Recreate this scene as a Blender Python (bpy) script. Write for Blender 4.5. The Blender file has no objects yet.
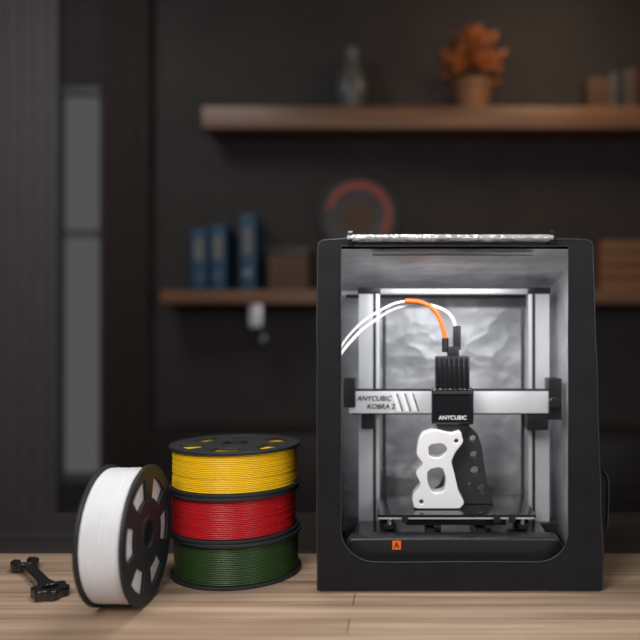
import bpy, bmesh, math, random
from mathutils import Vector, Matrix, noise
random.seed(4)
scene = bpy.context.scene
COL = scene.collection
scene.view_settings.view_transform = 'Standard'

# ---------------------------------------------------------------- materials
def mat(name, col, rough=0.5, metal=0.0, var=0.0, vscale=20, bump=0.0, bscale=60, spec=0.5, trans=0.0,
        vor=False, stretch=None, coat=0.0):
    m = bpy.data.materials.new(name); m.use_nodes = True
    nt = m.node_tree; b = nt.nodes['Principled BSDF']
    b.inputs['Base Color'].default_value = (*col, 1)
    b.inputs['Roughness'].default_value = rough
    b.inputs['Metallic'].default_value = metal
    b.inputs['Specular IOR Level'].default_value = spec
    b.inputs['Transmission Weight'].default_value = trans
    b.inputs['Coat Weight'].default_value = coat
    tc = nt.nodes.new('ShaderNodeTexCoord')
    mp = nt.nodes.new('ShaderNodeMapping')
    nt.links.new(tc.outputs['Object'], mp.inputs['Vector'])
    if stretch: mp.inputs['Scale'].default_value = stretch
    n = nt.nodes.new('ShaderNodeTexNoise'); n.inputs['Scale'].default_value = vscale
    n.inputs['Detail'].default_value = 4
    nt.links.new(mp.outputs[0], n.inputs['Vector'])
    r = nt.nodes.new('ShaderNodeValToRGB')
    v = max(var, 0.03)
    r.color_ramp.elements[0].position = 0.3; r.color_ramp.elements[1].position = 0.7
    r.color_ramp.elements[0].color = (*[c * (1 - v) for c in col], 1)
    r.color_ramp.elements[1].color = (*[min(1, c * (1 + v)) for c in col], 1)
    nt.links.new(n.outputs['Fac'], r.inputs['Fac'])
    nt.links.new(r.outputs['Color'], b.inputs['Base Color'])
    if bump > 0:
        if vor:
            t = nt.nodes.new('ShaderNodeTexVoronoi'); t.feature = 'F1'; out = 'Distance'
            nz = nt.nodes.new('ShaderNodeTexNoise'); nz.inputs['Scale'].default_value = bscale * 0.5
            mx = nt.nodes.new('ShaderNodeMixRGB'); mx.inputs[0].default_value = 0.12
            nt.links.new(mp.outputs[0], mx.inputs[1]); nt.links.new(mp.outputs[0], nz.inputs['Vector'])
            nt.links.new(nz.outputs['Color'], mx.inputs[2]); nt.links.new(mx.outputs[0], t.inputs['Vector'])
        else:
            t = nt.nodes.new('ShaderNodeTexNoise'); out = 'Fac'
            nt.links.new(mp.outputs[0], t.inputs['Vector'])
        t.inputs['Scale'].default_value = bscale
        bp = nt.nodes.new('ShaderNodeBump'); bp.inputs['Strength'].default_value = bump
        bp.inputs['Distance'].default_value = 0.01
        nt.links.new(t.outputs[out], bp.inputs['Height']); nt.links.new(bp.outputs[0], b.inputs['Normal'])
    return m

def wood_mat(name, c1, c2, plank=None, rough=0.45):
    m = bpy.data.materials.new(name); m.use_nodes = True
    nt = m.node_tree; b = nt.nodes['Principled BSDF']; b.inputs['Roughness'].default_value = rough
    tc = nt.nodes.new('ShaderNodeTexCoord'); mp = nt.nodes.new('ShaderNodeMapping')
    mp.inputs['Scale'].default_value = (1.2, 26, 26)
    nt.links.new(tc.outputs['Object'], mp.inputs['Vector'])
    n = nt.nodes.new('ShaderNodeTexNoise'); n.inputs['Scale'].default_value = 1.6; n.inputs['Detail'].default_value = 6
    nt.links.new(mp.outputs[0], n.inputs['Vector'])
    r = nt.nodes.new('ShaderNodeValToRGB')
    r.color_ramp.elements[0].position = 0.32; r.color_ramp.elements[1].position = 0.68
    r.color_ramp.elements[0].color = (*c1, 1); r.color_ramp.elements[1].color = (*c2, 1)
    nt.links.new(n.outputs['Fac'], r.inputs['Fac'])
    last = r.outputs['Color']
    if plank:
        br = nt.nodes.new('ShaderNodeTexBrick')
        br.inputs['Color1'].default_value = (1, 1, 1, 1); br.inputs['Color2'].default_value = (0.78, 0.78, 0.78, 1)
        br.inputs['Mortar'].default_value = (0.35, 0.3, 0.28, 1)
        br.inputs['Scale'].default_value = 1; br.inputs['Brick Width'].default_value = 2.3
        br.inputs['Row Height'].default_value = plank; br.inputs['Mortar Size'].default_value = 0.0012
        nt.links.new(tc.outputs['Object'], br.inputs['Vector'])
        mx = nt.nodes.new('ShaderNodeMixRGB'); mx.blend_type = 'MULTIPLY'; mx.inputs[0].default_value = 1
        nt.links.new(last, mx.inputs[1]); nt.links.new(br.outputs['Color'], mx.inputs[2]); last = mx.outputs[0]
    nt.links.new(last, b.inputs['Base Color'])
    return m

M_desk = wood_mat('desk_wood', (0.31, 0.20, 0.13), (0.60, 0.43, 0.30), plank=0.06)
M_shelf = wood_mat('shelf_wood', (0.13, 0.062, 0.033), (0.25, 0.125, 0.065))
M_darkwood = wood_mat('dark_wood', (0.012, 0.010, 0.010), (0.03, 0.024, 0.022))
M_wall = mat('wall_paint', (0.041, 0.035, 0.034), 0.9, var=0.12, vscale=3)
M_floor = wood_mat('floor_wood', (0.04, 0.028, 0.02), (0.08, 0.055, 0.04), plank=0.12)
M_ceil = mat('ceiling_paint', (0.12, 0.11, 0.11), 0.9)
M_black = mat('black_plastic', (0.012, 0.012, 0.014), 0.38)
M_blackg = mat('black_gloss', (0.010, 0.010, 0.012), 0.2, coat=0.4)
M_spool = mat('spool_black', (0.020, 0.022, 0.026), 0.55, spec=0.35)
M_fabric = mat('black_fabric', (0.007, 0.007, 0.008), 0.65, var=0.25, vscale=12, bump=0.7, bscale=7, spec=0.28)
M_piping = mat('piping', (0.022, 0.022, 0.025), 0.5)
M_foil = mat('foil_liner', (0.58, 0.59, 0.61), 0.45, metal=0.45, var=0.2, vscale=14, bump=0.42, bscale=19, vor=True)
M_film = mat('clear_film_roll', (0.7, 0.71, 0.73), 0.25, metal=0.4, var=0.25, vscale=30, bump=0.4, bscale=45, vor=True)
M_alu = mat('aluminium', (0.70, 0.71, 0.73), 0.38, metal=0.35, var=0.03)
M_aluw = mat('aluminium_beam', (0.72, 0.73, 0.75), 0.4, metal=0.25, var=0.03)
M_steel = mat('steel', (0.6, 0.6, 0.62), 0.25, metal=0.9)
M_rod = mat('dark_steel', (0.1, 0.1, 0.1), 0.4, metal=0.7)
M_white = mat('white_plastic', (0.80, 0.80, 0.80), 0.45)
M_fwhite = mat('filament_white', (0.78, 0.78, 0.80), 0.4)
M_fyel = mat('filament_yellow', (0.92, 0.57, 0.012), 0.35)
M_fred = mat('filament_red', (0.50, 0.012, 0.018), 0.33)
M_fgrn = mat('filament_green', (0.026, 0.06, 0.016), 0.33)
M_orange = mat('orange', (0.85, 0.13, 0.012), 0.5)
M_grey = mat('print_dark_grey', (0.016, 0.017, 0.019), 0.5)
M_blue = mat('binder_blue', (0.008, 0.06, 0.12), 0.5)
M_label = mat('label_paper', (0.16, 0.16, 0.15), 0.7)
M_curtain = mat('curtain_cloth', (0.13, 0.12, 0.12), 0.9, var=0.1)
M_curtaind = mat('curtain_dark', (0.035, 0.025, 0.022), 0.9, var=0.15)
M_leaf = mat('autumn_leaf', (0.36, 0.10, 0.02), 0.6, var=0.4, vscale=12)
M_vase = mat('vase_glaze', (0.10, 0.10, 0.10), 0.35)
M_brown = mat('brown_card', (0.10, 0.05, 0.03), 0.7, var=0.15)
M_amber = mat('amber_box', (0.24, 0.11, 0.045), 0.6, var=0.15)
M_red = mat('sign_red', (0.36, 0.055, 0.03), 0.5)
M_frame = mat('window_frame', (0.12, 0.12, 0.12), 0.5)

# ---------------------------------------------------------------- helpers
def empty(name, loc=(0, 0, 0), rot=(0, 0, 0)):
    e = bpy.data.objects.new(name, None); COL.objects.link(e)
    e.empty_display_size = 0.05; e.location = loc; e.rotation_euler = rot
    return e

def add(name, me, m, parent=None, smooth=False, angle=None):
    o = bpy.data.objects.new(name, me); COL.objects.link(o)
    if m: 
        me.materials.clear(); me.materials.append(m)
    if parent: o.parent = parent
    if smooth:
        for p in me.polygons: p.use_smooth = True
        if angle is not None: me.set_sharp_from_angle(angle=angle)
    return o

def box(name, size, loc, m, parent=None, bevel=0.0, rot=(0, 0, 0), seg=2):
    bm = bmesh.new(); bmesh.ops.create_cube(bm, size=1)
    bmesh.ops.scale(bm, vec=size, verts=bm.verts)
    if bevel > 0:
        bmesh.ops.bevel(bm, geom=bm.edges[:], offset=bevel, segments=seg, affect='EDGES', profile=0.7)
    me = bpy.data.meshes.new(name); bm.to_mesh(me); bm.free()
    o = add(name, me, m, parent, bevel > 0, math.radians(50)); o.location = loc; o.rotation_euler = rot
    return o

def lathe(name, prof, m, parent=None, seg=64, loc=(0, 0, 0), rot=(0, 0, 0), angle=35):
    bm = bmesh.new(); rings = []
    for r, z in prof:
        if r < 1e-6: rings.append([bm.verts.new((0, 0, z))])
        else: rings.append([bm.verts.new((r * math.cos(2 * math.pi * i / seg), r * math.sin(2 * math.pi * i / seg), z)) for i in range(seg)])
    for a, b in zip(rings[:-1], rings[1:]):
        for i in range(seg):
            j = (i + 1) % seg
            if len(a) == 1 and len(b) == 1: continue
            if len(a) == 1: bm.faces.new((a[0], b[j], b[i]))
            elif len(b) == 1: bm.faces.new((a[i], a[j], b[0]))
            else: bm.faces.new((a[i], a[j], b[j], b[i]))
    bmesh.ops.recalc_face_normals(bm, faces=bm.faces)
    me = bpy.data.meshes.new(name); bm.to_mesh(me); bm.free()
    o = add(name, me, m, parent, True, math.radians(angle)); o.location = loc; o.rotation_euler = rot
    return o

def cyl(name, r, h, loc, m, parent=None, axis='Z', seg=32, bev=0.0):
    rot = {'Z': (0, 0, 0), 'X': (0, math.pi / 2, 0), 'Y': (math.pi / 2, 0, 0)}[axis]
    b = bev
    prof = [(0, -h / 2), (r - b, -h / 2)] + ([(r, -h / 2 + b), (r, h / 2 - b)] if b > 0 else []) + [(r - b, h / 2), (0, h / 2)]
    return lathe(name, prof, m, parent, seg, loc, rot)

def curve_to_mesh(cu, name):
    o = bpy.data.objects.new(name + '_c', cu); COL.objects.link(o)
    dg = bpy.context.evaluated_depsgraph_get(); dg.update()
    me = bpy.data.meshes.new_from_object(o.evaluated_get(dg))
    bpy.data.objects.remove(o); me.name = name
    return me

def plate(name, loops, thick, m, parent=None, loc=(0, 0, 0), rot=(0, 0, 0), bevel=0.0):
    cu = bpy.data.curves.new(name, 'CURVE'); cu.dimensions = '2D'; cu.fill_mode = 'BOTH'
    cu.extrude = max(thick / 2 - bevel, 1e-5); cu.bevel_depth = bevel; cu.offset = -bevel
    cu.bevel_resolution = 2
    for lp in loops:
        s = cu.splines.new('POLY'); s.points.add(len(lp) - 1)
        for p, (x, y) in zip(s.points, lp): p.co = (x, y, 0, 1)
        s.use_cyclic_u = True
    me = curve_to_mesh(cu, name)
    o = add(name, me, m, parent, True, math.radians(40)); o.location = loc; o.rotation_euler = rot
    return o

def tube(name, pts, r, m, parent=None, cyclic=False, smooth=True):
    cu = bpy.data.curves.new(name, 'CURVE'); cu.dimensions = '3D'; cu.bevel_depth = r; cu.bevel_resolution = 4
    cu.resolution_u = 10; cu.use_fill_caps = True
    if smooth:
        s = cu.splines.new('BEZIER'); s.bezier_points.add(len(pts) - 1)
        for p, c in zip(s.bezier_points, pts):
            p.co = c; p.handle_left_type = p.handle_right_type = 'AUTO'
    else:
        s = cu.splines.new('POLY'); s.points.add(len(pts) - 1)
        for p, c in zip(s.points, pts): p.co = (*c, 1)
    s.use_cyclic_u = cyclic
    me = curve_to_mesh(cu, name)
    return add(name, me, m, parent, True, math.radians(60))

def text(name, s, size, m, parent, loc, rot, ext=0.0004, shear=0.0):
    cu = bpy.data.curves.new(name, 'FONT'); cu.body = s; cu.size = size; cu.extrude = ext; cu.shear = shear
    cu.align_x = 'CENTER'; cu.align_y = 'CENTER'; cu.offset = size * 0.012
    me = curve_to_mesh(cu, name)
    o = add(name, me, m, parent); o.location = loc; o.rotation_euler = rot
    return o

def circ(cx, cy, r, n=32, a0=0):
    return [(cx + r * math.cos(a0 + 2 * math.pi * i / n), cy + r * math.sin(a0 + 2 * math.pi * i / n)) for i in range(n)]

def rrect(x0, y0, x1, y1, rbl, rbr, rtr, rtl, n=10):
    out = []
    for cx, cy, r, a in ((x0 + rbl, y0 + rbl, rbl, 180), (x1 - rbr, y0 + rbr, rbr, 270), (x1 - rtr, y1 - rtr, rtr, 0), (x0 + rtl, y1 - rtl, rtl, 90)):
        for i in range(n + 1):
            t = math.radians(a + 90 * i / n); out.append((cx + r * math.cos(t), cy + r * math.sin(t)))
    return out

def smooth_loop(pts, it=2, w=.25):
    for _ in range(it):
        out = []
        for i in range(len(pts)):
            (ax, ay), (bx, by) = pts[i], pts[(i + 1) % len(pts)]
            out.append((ax * (1 - w) + bx * w, ay * (1 - w) + by * w)); out.append((ax * w + bx * (1 - w), ay * w + by * (1 - w)))
        pts = out
    return pts

def sheet(name, c00, c10, c11, c01, nx, ny, amp, m, parent, solid=0.0, fr=9, seed=0, flat=False):
    c00, c10, c11, c01 = map(Vector, (c00, c10, c11, c01))
    nrm = (c10 - c00).cross(c01 - c00).normalized()
    bm = bmesh.new(); g = []
    for j in range(ny + 1):
        v = j / ny; row = []
        for i in range(nx + 1):
            u = i / nx
            p = (c00 * (1 - u) + c10 * u) * (1 - v) + (c01 * (1 - u) + c11 * u) * v
            e = min(1, 6 * min(u, 1 - u, v, 1 - v))
            d = noise.noise(p * fr + Vector((seed, 0, 0))) + 0.5 * noise.noise(p * fr * 2.7 + Vector((0, seed, 0)))
            row.append(bm.verts.new(p + nrm * d * amp * e))
        g.append(row)
    for j in range(ny):
        for i in range(nx):
            bm.faces.new((g[j][i], g[j][i + 1], g[j + 1][i + 1], g[j + 1][i]))
    me = bpy.data.meshes.new(name); bm.to_mesh(me); bm.free()
    o = add(name, me, m, parent, not flat)
    if solid:
        s = o.modifiers.new('solid', 'SOLIDIFY'); s.thickness = solid; s.offset = 0
    return o

FR = (math.pi / 2, 0, 0)

# ---------------------------------------------------------------- room
XL, XR, YF, YB, ZC = -2.7, 2.1, -2.4, 2.95, 3.3
box('floor', (XR - XL + .2, YB - YF + .2, 0.1), ((XL + XR) / 2, (YF + YB) / 2, -0.05), M_floor)
box('ceiling', (XR - XL + .2, YB - YF + .2, 0.1), ((XL + XR) / 2, (YF + YB) / 2, ZC + 0.05), M_ceil)
box('wall_left', (0.1, YB - YF, ZC), (XL - 0.05, (YF + YB) / 2, ZC / 2), M_wall)
box('wall_right', (0.1, YB - YF, ZC), (XR + 0.05, (YF + YB) / 2, ZC / 2), M_wall)
box('wall_front', (XR - XL + .2, 0.1, ZC), ((XL + XR) / 2, YF - 0.05, ZC / 2), M_wall)
wx0, wx1, wz0, wz1 = -2.45, -1.72, 0.35, 2.7
wb = plate('wall_back', [[(XL - .1, 0), (XR + .1, 0), (XR + .1, ZC), (XL - .1, ZC)], [(wx0, wz0), (wx0, wz1), (wx1, wz1), (wx1, wz0)]], 0.1, M_wall,
           loc=(0, YB + 0.05, 0), rot=FR)
box('baseboard_back', (XR - XL, 0.015, 0.1), ((XL + XR) / 2, YB - 0.0075, 0.05), M_darkwood)
win = empty('window_1', ((wx0 + wx1) / 2, YB + 0.05, (wz0 + wz1) / 2))
w, h = wx1 - wx0, wz1 - wz0
plate('frame', [[(-w / 2, -h / 2), (w / 2, -h / 2), (w / 2, h / 2), (-w / 2, h / 2)], [(-w / 2 + .05, -h / 2 + .05), (-w / 2 + .05, h / 2 - .05), (w / 2 - .05, h / 2 - .05), (w / 2 - .05, -h / 2 + .05)]], 0.06, M_frame, win, rot=FR)
box('mullion', (0.04, 0.05, h - .1), (0, 0, 0), M_frame, win)
box('transom', (w - .1, 0.05, 0.04), (0, 0, 0.3), M_frame, win)

def curtain(name, x0, x1, y, z0, z1, m, waves, amp):
    bm = bmesh.new(); n = waves * 10; cols = []
    for i in range(n + 1):
        t = i / n; x = x0 + (x1 - x0) * t; a = []
        for j in range(9):
            v = j / 8; yy = y + amp * math.sin(t * waves * 2 * math.pi + 0.4 * v) * (1 - 0.3 * v)
            a.append(bm.verts.new((x, yy, z0 + (z1 - z0) * v)))
        cols.append(a)
    for a, b in zip(cols[:-1], cols[1:]):
        for j in range(8): bm.faces.new((a[j], b[j], b[j + 1], a[j + 1]))
    me = bpy.data.meshes.new(name); bm.to_mesh(me); bm.free()
    return add(name, me, m, None, True)
curtain('curtain', -2.6, -2.02, 2.84, 0.06, 3.2, M_curtain, 7, 0.03)
curtain('curtain.001', -1.78, -1.5, 2.84, 0.06, 3.2, M_curtaind, 4, 0.025)
cyl('curtain_rod', 0.015, 1.25, (-2.03, 2.84, 3.22), M_steel, None, 'X')

def shelf(name, x0, x1, ztop, th, brk):
    e = empty(name, ((x0 + x1) / 2, 2.82, ztop))
    box('board', (x1 - x0, 0.26, th), (0, 0, -th / 2), M_shelf, e, 0.004)
    for bx in brk:
        lx = bx - (x0 + x1) / 2
        box('bracket_arm', (0.03, 0.2, 0.012), (lx, 0.03, -th - 0.006), M_steel, e)
        box('bracket_leg', (0.03, 0.012, 0.2), (lx, 0.122, -th - 0.11), M_steel, e)
        box('bracket_plate', (0.07, 0.02, 0.13), (lx, -0.09, -th - 0.065), M_alu, e, 0.006)
    return e
shelf('wall_shelf', -1.38, 1.95, 1.471, 0.075, (-0.86, 0.4, 1.6))
shelf('wall_shelf', -1.15, 1.95, 2.485, 0.12, (1.7,))
for x, hh in ((-1.17, 0.34), (-1.065, 0.36), (-0.90, 0.42)):
    b = empty('ring_binder', (x, 2.81, 1.4712))
    box('cover', (0.085, 0.22, hh), (0, 0, hh / 2), M_blue, b, 0.006)
    box('label', (0.05, 0.002, hh * 0.35), (0, -0.1115, hh * 0.65), M_label, b)
    lathe('finger_ring', [(0.012, 0), (0.012, 0.004), (0.02, 0.004), (0.02, 0)], M_steel, b, 24, (0, -0.1105, hh * 0.22), FR)
sb = empty('storage_box', (-0.68, 2.82, 1.4712))
box('body', (0.22, 0.18, 0.2), (0, 0, 0.1), M_brown, sb, 0.005); box('lid', (0.235, 0.19, 0.04), (0, 0, 0.22), M_darkwood, sb, 0.005)
sb = empty('wooden_crate', (1.2, 2.82, 1.4712))
for i in range(4):
    box('slat', (0.26, 0.012, 0.06), (0, -0.08, 0.032 + i * 0.072), M_amber, sb, 0.002)
    box('slat_rear', (0.26, 0.012, 0.06), (0, 0.08, 0.032 + i * 0.072), M_amber, sb, 0.002)
for sx in (-1, 1): box('end', (0.012, 0.15, 0.28), (sx * 0.124, 0, 0.14), M_amber, sb)
sg = empty('round_wall_sign', (-0.30, YB - 0.012, 1.93), FR)
lathe('disc', [(0, -0.01), (0.235, -0.01), (0.24, 0), (0.235, 0.012), (0.215, 0.014), (0.21, 0.008), (0, 0.008)], M_darkwood, sg, 64)
arc = [(0.19 * math.cos(math.radians(a)), 0.19 * math.sin(math.radians(a))) for a in range(-40, 175, 6)]
arc += [(0.165 * math.cos(math.radians(a)) * 0.98, 0.165 * math.sin(math.radians(a)) * .9) for a in range(170, -44, -6)]
plate('crescent', [arc], 0.006, M_red, sg, (0, 0, 0.012))
plate('emblem', [[(-0.1, -0.08), (0.02, -0.12), (0.11, -0.03), (0.06, 0.03), (0.08, 0.1), (-0.02, 0.05), (-0.07, 0.08)]], 0.006, M_brown, sg, (0, 0, 0.012))
lathe('ceramic_vase', [(0, 0), (0.05, 0), (0.085, 0.08), (0.09, 0.16), (0.05, 0.26), (0.035, 0.32), (0.05, 0.36), (0.045, 0.36), (0.03, 0.32), (0, 0.3)], M_vase, None, 32, (-0.33, 2.82, 2.4854))
pp = empty('potted_plant', (0.36, 2.82, 2.4852))
lathe('pot', [(0, 0), (0.08, 0), (0.11, 0.14), (0.12, 0.14), (0.12, 0.165), (0.1, 0.165), (0.095, 0.14), (0, 0.135)], M_amber, pp, 32)
bm = bmesh.new()
for i in range(190):
    th = random.uniform(0, 6.28); ph = random.uniform(-0.6, 1.5); rr = random.uniform(0.06, 0.17)
    c = Vector((rr * math.cos(th) * math.cos(ph) * 1.1, rr * math.sin(th) * math.cos(ph) * .75, 0.3 + rr * math.sin(ph) * 1.1))
    d = (c - Vector((0, 0, 0.2))).normalized(); s = d.cross(Vector((random.random(), random.random(), random.random()))).normalized()
    L = 0.07
    vs = [bm.verts.new(c - d * L * .5), bm.verts.new(c + s * .018), bm.verts.new(c + d * L * .5), bm.verts.new(c - s * .018)]
    bm.faces.new(vs)
me = bpy.data.meshes.new('foliage'); bm.to_mesh(me); bm.free(); add('foliage', me, M_leaf, pp)
for k in range(5):
    tube('stem', [(0, 0, 0.13), (0.02 * (k - 2), 0.01, 0.22), (0.045 * (k - 2), 0, 0.32)], 0.004, M_brown, pp)
bk = empty('book_row', (1.0, 2.82, 2.4852))
xx = 0
for i in range(8):
    t = random.uniform(0.025, 0.045); hh = random.uniform(0.17, 0.25)
    box('book', (t, 0.16, hh), (xx + t / 2, 0, hh / 2), random.choice([M_brown, M_darkwood, M_brown, M_vase]), bk, 0.003); xx += t + 0.002
sd = empty('sideboard', (0.05, 2.68, 0))
box('carcass', (2.9, 0.42, 0.62), (0, 0, 0.39), M_darkwood, sd, 0.006)
for i in range(4):
    box('door_panel', (0.68, 0.018, 0.54), (-1.06 + i * 0.707, -0.219, 0.39), M_darkwood, sd, 0.005)
    cyl('knob', 0.014, 0.03, (-1.06 + i * 0.707 + 0.28, -0.24, 0.42), M_steel, sd, 'Y')
for sx in (-1.35, 1.35):
    for sy in (-.16, .16): box('foot', (0.05, 0.05, 0.08), (sx, sy, 0.04), M_darkwood, sd)

# ---------------------------------------------------------------- desk
DZ = 0.75
dk = empty('desk', (0, 0, 0))
box('wooden_top', (3.0, 0.72, 0.04), (-0.1, -0.10, DZ - 0.02), M_desk, dk, 0.003)
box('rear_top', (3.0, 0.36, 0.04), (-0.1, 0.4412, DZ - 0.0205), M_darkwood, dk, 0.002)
for sx in (-1.5, 1.3):
    for sy in (-.38, .54): box('leg', (0.06, 0.06, DZ - 0.04), (sx, sy, (DZ - 0.04) / 2), M_black, dk, 0.004)
    box('side_rail', (0.03, 0.86, 0.06), (sx, 0.08, DZ - 0.075), M_black, dk)
box('rear_rail', (2.74, 0.03, 0.06), (-0.1, 0.54, DZ - 0.075), M_black, dk)

# ---------------------------------------------------------------- spools
def spool(name, loc, R, H, mfil, rot=(0, 0, 0)):
    e = empty(name, loc, rot)
    t = 0.0055
    for k, zz in enumerate((t / 2, H - t / 2)):
        loops = [circ(0, 0, R, 128), circ(0, 0, R * 0.20, 40)]
        nwin = 6
        for i in range(nwin):
            a0 = 2 * math.pi * i / nwin + 0.15; a1 = a0 + math.radians(36)
            ri, ro = R * 0.52, R * 0.82
            outer = [(ro * math.cos(a0 + (a1 - a0) * q / 10), ro * math.sin(a0 + (a1 - a0) * q / 10)) for q in range(11)]
            inner = [(ri * math.cos(a1 + (a0 - a1) * q / 6), ri * math.sin(a1 + (a0 - a1) * q / 6)) for q in range(7)]
            loops.append(outer + inner)
        plate('flange_%d' % (k + 1), loops, t, M_spool, e, (0, 0, zz), bevel=0.0010)
        s = 1 if k else -1
        z0 = zz + s * t / 2
        lathe('rim_%d' % (k + 1), [(R * .955, z0 - s * .001), (R * .955, z0 + s * .0008), (R * .99, z0 + s * .0008), (R * .995, z0 - s * .001)], M_spool, e, 128)
        lathe('hub_ring_%d' % (k + 1), [(R * .20, z0 - s * .001), (R * .20, z0 + s * .0008), (R * .28, z0 + s * .0008), (R * .285, z0 - s * .001)], M_spool, e, 64)
    lathe('core', [(R * .20, 0.001), (R * .20, H - 0.001), (R * .26, H - .001), (R * .26, .001), (R * .2, .001)], M_spool, e, 64)
    n = 21; z0, z1 = t + .0003, H - t - .0003; p = (z1 - z0) / n; prof = [(R * .27, z0)]
    rf = R * 0.93
    for i in range(n):
        wob = random.uniform(-0.0008, 0.0008)
        for a in (0.0, .12, .3, .5, .7, .88):
            prof.append((rf + wob + 0.0024 * math.sqrt(math.sin(math.pi * a) if a > 0 else 0), z0 + (i + a) * p))
    prof.append((R * .27, z1))
    lathe('wound_filament', prof, mfil, e, 128, angle=100)
    return e
sx, sy, R, H = -0.351, 0.155, 0.128, 0.083
for i, m in enumerate((M_fgrn, M_fred, M_fyel)):
    spool('filament_spool', (sx + (0.003, -0.002, 0)[i], sy, DZ + 0.0012 + i * (H + 0.0022)), R, H, m, (0, 0, (0.3, 1.1, 0.05)[i]))
Rw = 0.121
spool('filament_spool', (-0.537, -0.031, DZ + Rw + 0.0006), Rw, 0.078, M_fwhite, (0, math.pi / 2, 0))

# ---------------------------------------------------------------- wrench
wr = empty('spool_wrench', (-0.712, 0.078, DZ + 0.0095), (0, 0, math.radians(-50)))
L = 0.195
def lobed(cx, r, lob, n=60, amp=.14):
    return [(cx + r * (1 + amp * math.cos(lob * 2 * math.pi * i / n)) * math.cos(2 * math.pi * i / n), r * (1 + amp * math.cos(lob * 2 * math.pi * i / n)) * math.sin(2 * math.pi * i / n)) for i in range(n)]
plate('ring_end', [lobed(L / 2, 0.030, 6, amp=.1), circ(L / 2, 0, 0.013, 24)], 0.018, M_blackg, wr, bevel=.002)
plate('handle', [[(-L / 2 + .014, -.013), (-L/2+.05, -.0105), (L / 2 - .05, -.0105), (L / 2 - .022, -.016), (L / 2 - .022, .016), (L / 2 - .05, .0105), (-L/2+.05, .0105), (-L / 2 + .014, .013)]], 0.016, M_blackg, wr, bevel=.002)
jaw = [(-L / 2 + r * math.cos(math.radians(a)), r * math.sin(math.radians(a))) for r, rng in ((.026, range(-150, 151, 10)), (.011, range(150, -151, -10))) for a in rng]
plate('open_jaw', [jaw], 0.018, M_blackg, wr, bevel=.0015)

# ---------------------------------------------------------------- enclosure
EX, EY = 0.0, 0.03
en = empty('printer_enclosure_tent', (0, 0, DZ))
xl, xrb, xrt, zt = -0.170, 0.354, 0.336, 0.645
yb = EY + 0.40
def wobble(pts, amp=.0016):
    out = []
    for i in range(len(pts)):
        a = Vector(pts[i]); b = Vector(pts[(i + 1) % len(pts)]); n = max(1, int((b - a).length / .02))
        for q in range(n):
            p = a.lerp(b, q / n); v = Vector((p.x, p.y, 3.0)) * 11
            out.append((p.x + amp * noise.noise(v), max(.0008, p.y + amp * noise.noise(v + Vector((7, 3, 1))))))
    return out
front = [(xl + .006, 0.001), (xrb - .008, 0.001), (xrb - .001, 0.004), (xrb, 0.012), (xrb + .001, 0.06), (xrb - .003, 0.16), (xrt + .008, .36), (xrt, zt - .012), (xrt - .003, zt - .003), (xrt - .009, zt),
         (xrt - .05, zt + .002), (xl + .05, zt + .002), (xl + .010, zt), (xl + .003, zt - .004), (xl + .001, zt - .012), (xl - .001, .4), (xl, .012), (xl + .002, .004)]
front = wobble(front, .0022)
op = rrect(-0.127, 0.055, 0.291, zt - 0.010, 0.062, 0.055, 0.003, 0.003)
op = wobble(op, .0012)
plate('front_frame', [front, op], 0.007, M_fabric, en, (0, EY, 0), FR, bevel=0.0025)
tube('opening_zip', [(x, EY - 0.0045, z) for x, z in op], 0.0014, M_piping, en, True, False)
tube('edge_piping', [(x, EY - 0.001, z + .0006) for x, z in front], 0.0022, M_piping, en, True, False)
ztb = zt - 0.015
sheet('side_left', (xl, EY, .002), (xl, yb, .002), (xl, yb, ztb), (xl, EY, zt - .01), 16, 24, .003, M_fabric, en, .003, seed=1)
sheet('side_right', (xrb, EY, .002), (xrb, yb, .002), (xrt, yb, ztb), (xrt, EY, zt - .01), 16, 24, .004, M_fabric, en, .003, seed=2)
sheet('rear', (xl, yb, .002), (xrb, yb, .002), (xrt, yb, ztb), (xl, yb, ztb), 16, 24, .003, M_fabric, en, .003, seed=3)
sheet('roof', (xl, EY, zt - .004), (xrt, EY, zt - .004), (xrt, yb, ztb), (xl, yb, ztb), 20, 16, .003, M_fabric, en, .003, seed=4)
sheet('base_sheet', (xl, EY, .003), (xrb, EY, .003), (xrb, yb, .003), (xl, yb, .003), 4, 4, 0, M_fabric, en, .003)
g = .008; g2 = .016
zb2 = 0.575
sheet('liner_left', (xl + g, EY + g, .008), (xl + g, yb - g2, .008), (xl + g, yb - g2, zb2), (xl + g, EY + g, zt - .014), 20, 30, .0025, M_foil, en, fr=22, seed=5)
sheet('liner_right', (xrb - g - .004, EY + g, .008), (xrb - g, yb - g2, .008), (xrt - g - .004, yb - g2, zb2), (xrt - g - .004, EY + g, zt - .014), 20, 30, .0025, M_foil, en, fr=22, seed=6)
sheet('liner_rear', (xl + g, yb - g2, .008), (xrb - g, yb - g2, .008), (xrt - g - .002, yb - g2, zb2), (xl + g, yb - g2, zb2), 22, 22, .0032, M_foil, en, fr=12, seed=7, flat=True)
sheet('liner_roof', (xl + g, EY + g, zt - .014), (xrt - g, EY + g, zt - .014), (xrt - g, yb - g2, zb2), (xl + g, yb - g2, zb2), 26, 20, .003, M_foil, en, fr=14, seed=8)
sheet('liner_floor', (xl + g, EY + g, .009), (xrb - g, EY + g, .009), (xrb - g, yb - g2, .009), (xl + g, yb - g2, .009), 6, 6, 0, M_fabric, en)
tube('frame_rod', [(xl + .02, yb - .036, zb2 - .012), (xrt - .02, yb - .036, zb2 - .012)], .004, M_black, en, smooth=False)
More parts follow.
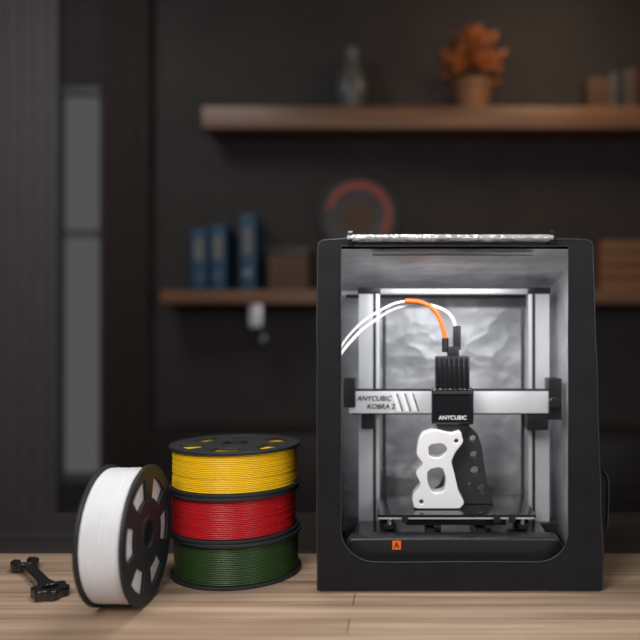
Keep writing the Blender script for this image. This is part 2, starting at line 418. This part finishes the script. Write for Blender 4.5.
def roll(name, x0, x1, y, z, r):
    bm = bmesh.new(); rings = []
    nx, ns = 50, 20
    for i in range(nx + 1):
        x = x0 + (x1 - x0) * i / nx
        ring = []
        for k in range(ns):
            a = 2 * math.pi * k / ns
            rr = r * (1 + .07 * noise.noise(Vector((x * 18, math.cos(a) * 1.6, math.sin(a) * 1.6))))
            ring.append(bm.verts.new((x + .002 * math.cos(a), y + rr * math.cos(a) * 1.6, z + rr * math.sin(a) * .7)))
        rings.append(ring)
    for a, b in zip(rings[:-1], rings[1:]):
        for k in range(ns): bm.faces.new((a[k], a[(k + 1) % ns], b[(k + 1) % ns], b[k]))
    bm.faces.new(rings[0]); bm.faces.new(rings[-1][::-1])
    bmesh.ops.recalc_face_normals(bm, faces=bm.faces)
    me = bpy.data.meshes.new(name); bm.to_mesh(me); bm.free()
    return add(name, me, M_film, en, True, math.radians(50))
roll('rolled_door', -0.112, 0.262, EY - .004, zt + .004, .010)
for x in (-0.109, 0.259):
    lathe('roll_strap', [(.0125, -.004), (.0140, -.004), (.0140, .004), (.0125, .004), (.0125, -.004)], M_black, en, 24, (x, EY - .004, zt + .004), (0, math.pi / 2, 0))
# side pocket, bulging outward with an angled flap
plate('side_pocket', [smooth_loop([(0, .06), (.014, .065), (.024, .10), (.026, .17), (.020, .212), (.004, .225), (-.004, .22), (-.002, .06)], 1, .2)], 0.15, M_fabric, en, (xrb - .003, EY + .115, 0), FR, bevel=.004)
tube('pocket_edge', [(xrb + .012, EY + .036, .214), (xrb + .019, EY + .036, .205), (xrb + .0215, EY + .036, .17), (xrb + .0195, EY + .036, .11)], .002, M_piping, en)
box('added_light_bar', (0.3, 0.012, 0.006), (0.08, EY + .022, zt - .022), M_rod, en, .002)  # made-up bar to go with the light added inside the tent

# ---------------------------------------------------------------- 3D printer
pr = empty('fdm_3d_printer', (0, 0, DZ + .011))
box('base', (0.40, 0.22, 0.052), (0.083, 0.19, 0.030), M_blackg, pr, .012, seg=3)
plate('base_front_panel', [rrect(-.203, 0.003, .203, .080, .01, .01, .016, .016)], 0.045, M_black, pr, (0.083, 0.0755, 0), FR, bevel=.004)
box('badge', (0.0165, 0.002, 0.0165), (-0.025, .0525, 0.067), M_orange, pr, .0005)
text('badge_mark', 'A', 0.014, M_black, pr, (-0.025, .0511, 0.067), FR)
for fx in (-.09, .25):
    for fy in (.09, .25): cyl('foot', .012, .008, (fx, fy, .002), M_black, pr)
box('rear_base', (0.46, 0.06, 0.05), (0.09, 0.29, 0.029), M_black, pr, .006)
bedz = 0.1065
box('bed_plate', (0.312, 0.185, 0.005), (0.091, 0.205, bedz), M_blackg, pr, .0015)
box('bed_heater', (0.306, 0.18, 0.004), (0.091, 0.205, bedz - .005), M_alu, pr, .001)
box('bed_carriage', (0.20, 0.14, 0.012), (0.091, 0.205, bedz - .018), M_black, pr, .003)
for fx in (-.04, .222):
    for fy in (.13, .28):
        cyl('bed_spring', .005, .016, (fx, fy, bedz - .013), M_steel, pr); cyl('level_knob', .012, .010, (fx, fy, bedz - .024), M_black, pr, bev=.002)
for fx in (.04, .14):
    box('y_rail', (0.018, 0.19, 0.018), (fx, .205, .065), M_rod, pr, .002)
    cyl('roller', .011, .012, (fx + .016, .15, .076), M_black, pr, 'X'); cyl('roller', .011, .012, (fx + .016, .26, .076), M_black, pr, 'X')
for k, fx in enumerate((-.01, .17, .2)):
    box('bed_clip', (0.012, 0.008, 0.016), (fx, .112, bedz - .004), M_black, pr, .001)
for n_, cx in (('left', -0.089), ('right', 0.281)):
    box('upright_' + n_, (0.046, 0.035, 0.53), (cx, 0.29, 0.29), M_alu, pr, .003)
    box('upright_groove_' + n_, (0.006, 0.002, 0.52), (cx + (.012 if cx < 0 else -.012), 0.2717, 0.29), M_piping, pr)
    box('top_cap_' + n_, (0.05, 0.042, 0.014), (cx, 0.29, 0.557), M_black, pr, .003)
    cyl('lead_screw_' + n_, .004, .44, (cx + (.032 if cx < 0 else -.032), 0.295, 0.30), M_rod, pr)
    box('z_motor_' + n_, (0.03, 0.036, 0.04), (cx + (.036 if cx < 0 else -.036), 0.30, 0.07), M_black, pr, .003)
box('top_beam', (0.36, 0.022, 0.012), (0.096, 0.29, 0.556), M_alu, pr, .002)
gy = 0.245
box('gantry_beam', (0.452, 0.03, 0.047), (0.0965, gy, 0.318), M_aluw, pr, .003)
box('gantry_top_edge', (0.45, 0.022, 0.004), (0.0965, gy, 0.3435), M_black, pr)
box('gantry_belt', (0.44, 0.006, 0.003), (0.0965, gy - .011, 0.2935), M_black, pr)
box('gantry_end_left', (0.026, 0.05, 0.062), (-0.128, gy + .004, 0.338), M_black, pr, .004)
box('gantry_end_right', (0.028, 0.05, 0.088), (0.307, gy + .004, 0.325), M_black, pr, .004)
box('x_motor', (0.045, 0.04, 0.032), (0.270, gy - .0, 0.275), M_black, pr, .004)
cyl('belt_tensioner', .012, .014, (0.303, gy - .028, 0.318), M_black, pr, 'Y', bev=.002)
box('carriage_bracket', (0.03, 0.05, 0.05), (-0.089, .262, 0.285), M_black, pr, .004)
for i in range(3):
    x = -0.032 + i * .017
    plate('slash', [[(x, -.019), (x + .009, -.019), (x - .003 , .019), (x - .012, .019)]], .001, M_white, pr, (0.005, gy - .0158, 0.318), FR)
    plate('slash_stripe', [[(x+.010, -.019), (x + .0125, -.019), (x +.0005 , .019), (x - .002, .019)]], .001, M_piping, pr, (0.005, gy - .0158, 0.318), FR)  # thin dark stripe along the right edge of each white slash
text('beam_text', 'ANYCUBIC', 0.0145, M_black, pr, (-0.076, gy - .0158, 0.326), FR, shear=.2)
text('beam_model_text', 'KOBRA 2', 0.0145, M_black, pr, (-0.062, gy - .0158, 0.309), FR, shear=.2)
hx, hy = 0.087, 0.195
box('head_body', (0.086, 0.05, 0.075), (hx, hy, 0.315), M_blackg, pr, .007, seg=3)
box('head_upper', (0.070, 0.046, 0.07), (hx, hy, 0.382), M_black, pr, .004)
for i in range(7):
    box('fin', (0.0045, 0.006, 0.062), (hx - .030 + i * .010, hy - .025, 0.382), M_blackg, pr, .001)
box('head_band', (0.080, 0.003, 0.006), (hx, hy - .0255, 0.344), M_piping, pr)
text('head_text', 'ANYCUBIC', 0.0115, M_white, pr, (hx, hy - .0256, 0.292), FR)
plate('duct', [[(-.036, 0), (.036, 0), (.024, -.022), (-.024, -.022)]], .035, M_black, pr, (hx, hy, 0.28), FR, bevel=.002)
lathe('nozzle', [(0, -.012), (.002, -.012), (.007, -.003), (.007, .006), (0, .006)], M_steel, pr, 16, (hx, hy, .257))
box('cable_mount', (0.024, 0.025, 0.022), (hx + .002, hy, 0.426), M_black, pr, .003)
box('cable_block', (0.016, 0.018, 0.05), (hx + .010, hy, 0.455), M_black, pr, .003)
cyl('tube_fitting', .007, .03, (hx - .014, hy, 0.44), M_black, pr, bev=.001)
tube('cable_white', [(-.15, .10, .40), (-.125, .14, .44), (-.08, .18, .485), (-.01, .2, .522), (.05, .2, .520), (.085, .197, .50), (hx + .008, hy, .475)], .0035, M_white, pr)
tube('filament_tube', [(-.155, .13, .395), (-.13, .15, .45), (-.07, .17, .505), (.0, .19, .530), (.045, .195, .515), (.066, hy, .48), (hx - .014, hy, .45)], .0028, M_white, pr)
tube('orange_tube', [(-.01, .185, .5315), (.025, .19, .5275), (.05, .192, .512), (.066, hy - .002, .482), (hx - .0142, hy - .002, .453)], .0045, M_orange, pr)

# ---------------------------------------------------------------- printed model
pm = empty('printed_clamp_model', (0.083, 0.20, DZ + .011 + bedz + .0028))
k = 0.00208
P = lambda pts: [((x - 450) * k, (503 - y) * k) for x, y in pts]
tower = P([(430, 503), (493, 503), (492, 494), (487, 482), (484, 462), (482, 446), (478, 434), (470, 426), (452, 427), (448, 440), (452, 455), (448, 470), (440, 486), (430, 494)])
holes = [circ((x - 450) * k, (503 - y) * k, r * k, 20) for x, y, r in ((473, 438, 3.4), (474, 454, 3.8), (475, 470, 4.5), (482, 488, 4.5), (470, 484, 2.4))]
plate('dark_bracket', [tower] + holes, .030, M_grey, pm, (0, .014, 0.0005), FR, bevel=.001)
clamp = smooth_loop(P([(422, 430), (434, 426), (450, 430), (459, 427), (462, 438), (454, 448), (450, 457), (453, 468), (457, 486), (463, 497), (458, 503), (438, 503), (414, 503), (412, 491), (421, 479), (415, 468), (423, 459), (416, 450), (418, 437)]), 1, .15)
clamp = [(x, max(y, .001)) for x, y in clamp]
h1 = smooth_loop(P([(428, 441), (442, 439), (447, 446), (439, 454), (428, 452)]), 1, .2)
h2 = smooth_loop(P([(427, 465), (441, 462), (445, 473), (444, 486), (432, 488), (427, 478)]), 1, .2)
plate('white_clamp', [clamp, h1, h2, circ((455 - 450) * k, (503 - 437) * k, 2.0 * k, 16), circ((421 - 450) * k, (503 - 496) * k, 2.2 * k, 16)], .046, M_white, pm, (0, -.024, 0.0005), FR, bevel=.002)

# ---------------------------------------------------------------- lights
def area(name, loc, target, size, power, col=(1, 1, 1), sy=None):
    l = bpy.data.lights.new(name, 'AREA'); l.size = size; l.energy = power; l.color = col
    if sy: l.shape = 'RECTANGLE'; l.size_y = sy
    o = bpy.data.objects.new(name, l); COL.objects.link(o); o.location = loc
    o.rotation_euler = (Vector(target) - Vector(loc)).to_track_quat('-Z', 'Y').to_euler()
    return o
area('key_softbox', (-0.6, -1.3, 2.1), (-0.05, 0.1, 0.9), 0.8, 25, (1, .98, .96))
area('fill_softbox', (1.0, -1.5, 1.6), (0, 0.1, 0.95), 0.8, 13, (.95, .97, 1))
area('top_lamp', (-0.2, 0.35, 2.4), (-0.1, 0.1, 0.75), 0.5, 11, (1, .97, .95))
area('enclosure_fill', (0.08, EY + .045, DZ + zt - .045), (0.08, 0.22, DZ + .05), 0.3, 1.2, (.97, .98, 1), 0.02)  # invented source, added to brighten the foil interior
area('shelf_lamp', (0.8, 2.0, 3.1), (0.5, 2.9, 1.9), 0.4, 7, (1, .75, .5))
area('curtain_fill', (-1.6, 1.4, 3.1), (-1.9, 2.9, 1.0), 0.6, 11, (.95, .95, 1))  # unseen area light added to light the curtain
w = bpy.data.worlds.new('world'); scene.world = w; w.use_nodes = True
w.node_tree.nodes['Background'].inputs[0].default_value = (0.64, 0.64, 0.66, 1)
w.node_tree.nodes['Background'].inputs[1].default_value = 0.13

# ---------------------------------------------------------------- camera
cd = bpy.data.cameras.new('camera'); cam = bpy.data.objects.new('camera', cd); COL.objects.link(cam)
cam.location = (0, -1.3, DZ + 0.4716); cam.rotation_euler = (math.pi / 2, 0, 0)
cd.sensor_width = 36; cd.lens = 722.2 / 640 * 36
cd.shift_x = -90 / 640; cd.shift_y = 15 / 640
cd.dof.use_dof = True; cd.dof.focus_distance = 1.37; cd.dof.aperture_fstop = 1.3
cd.clip_start = 0.05
scene.camera = cam
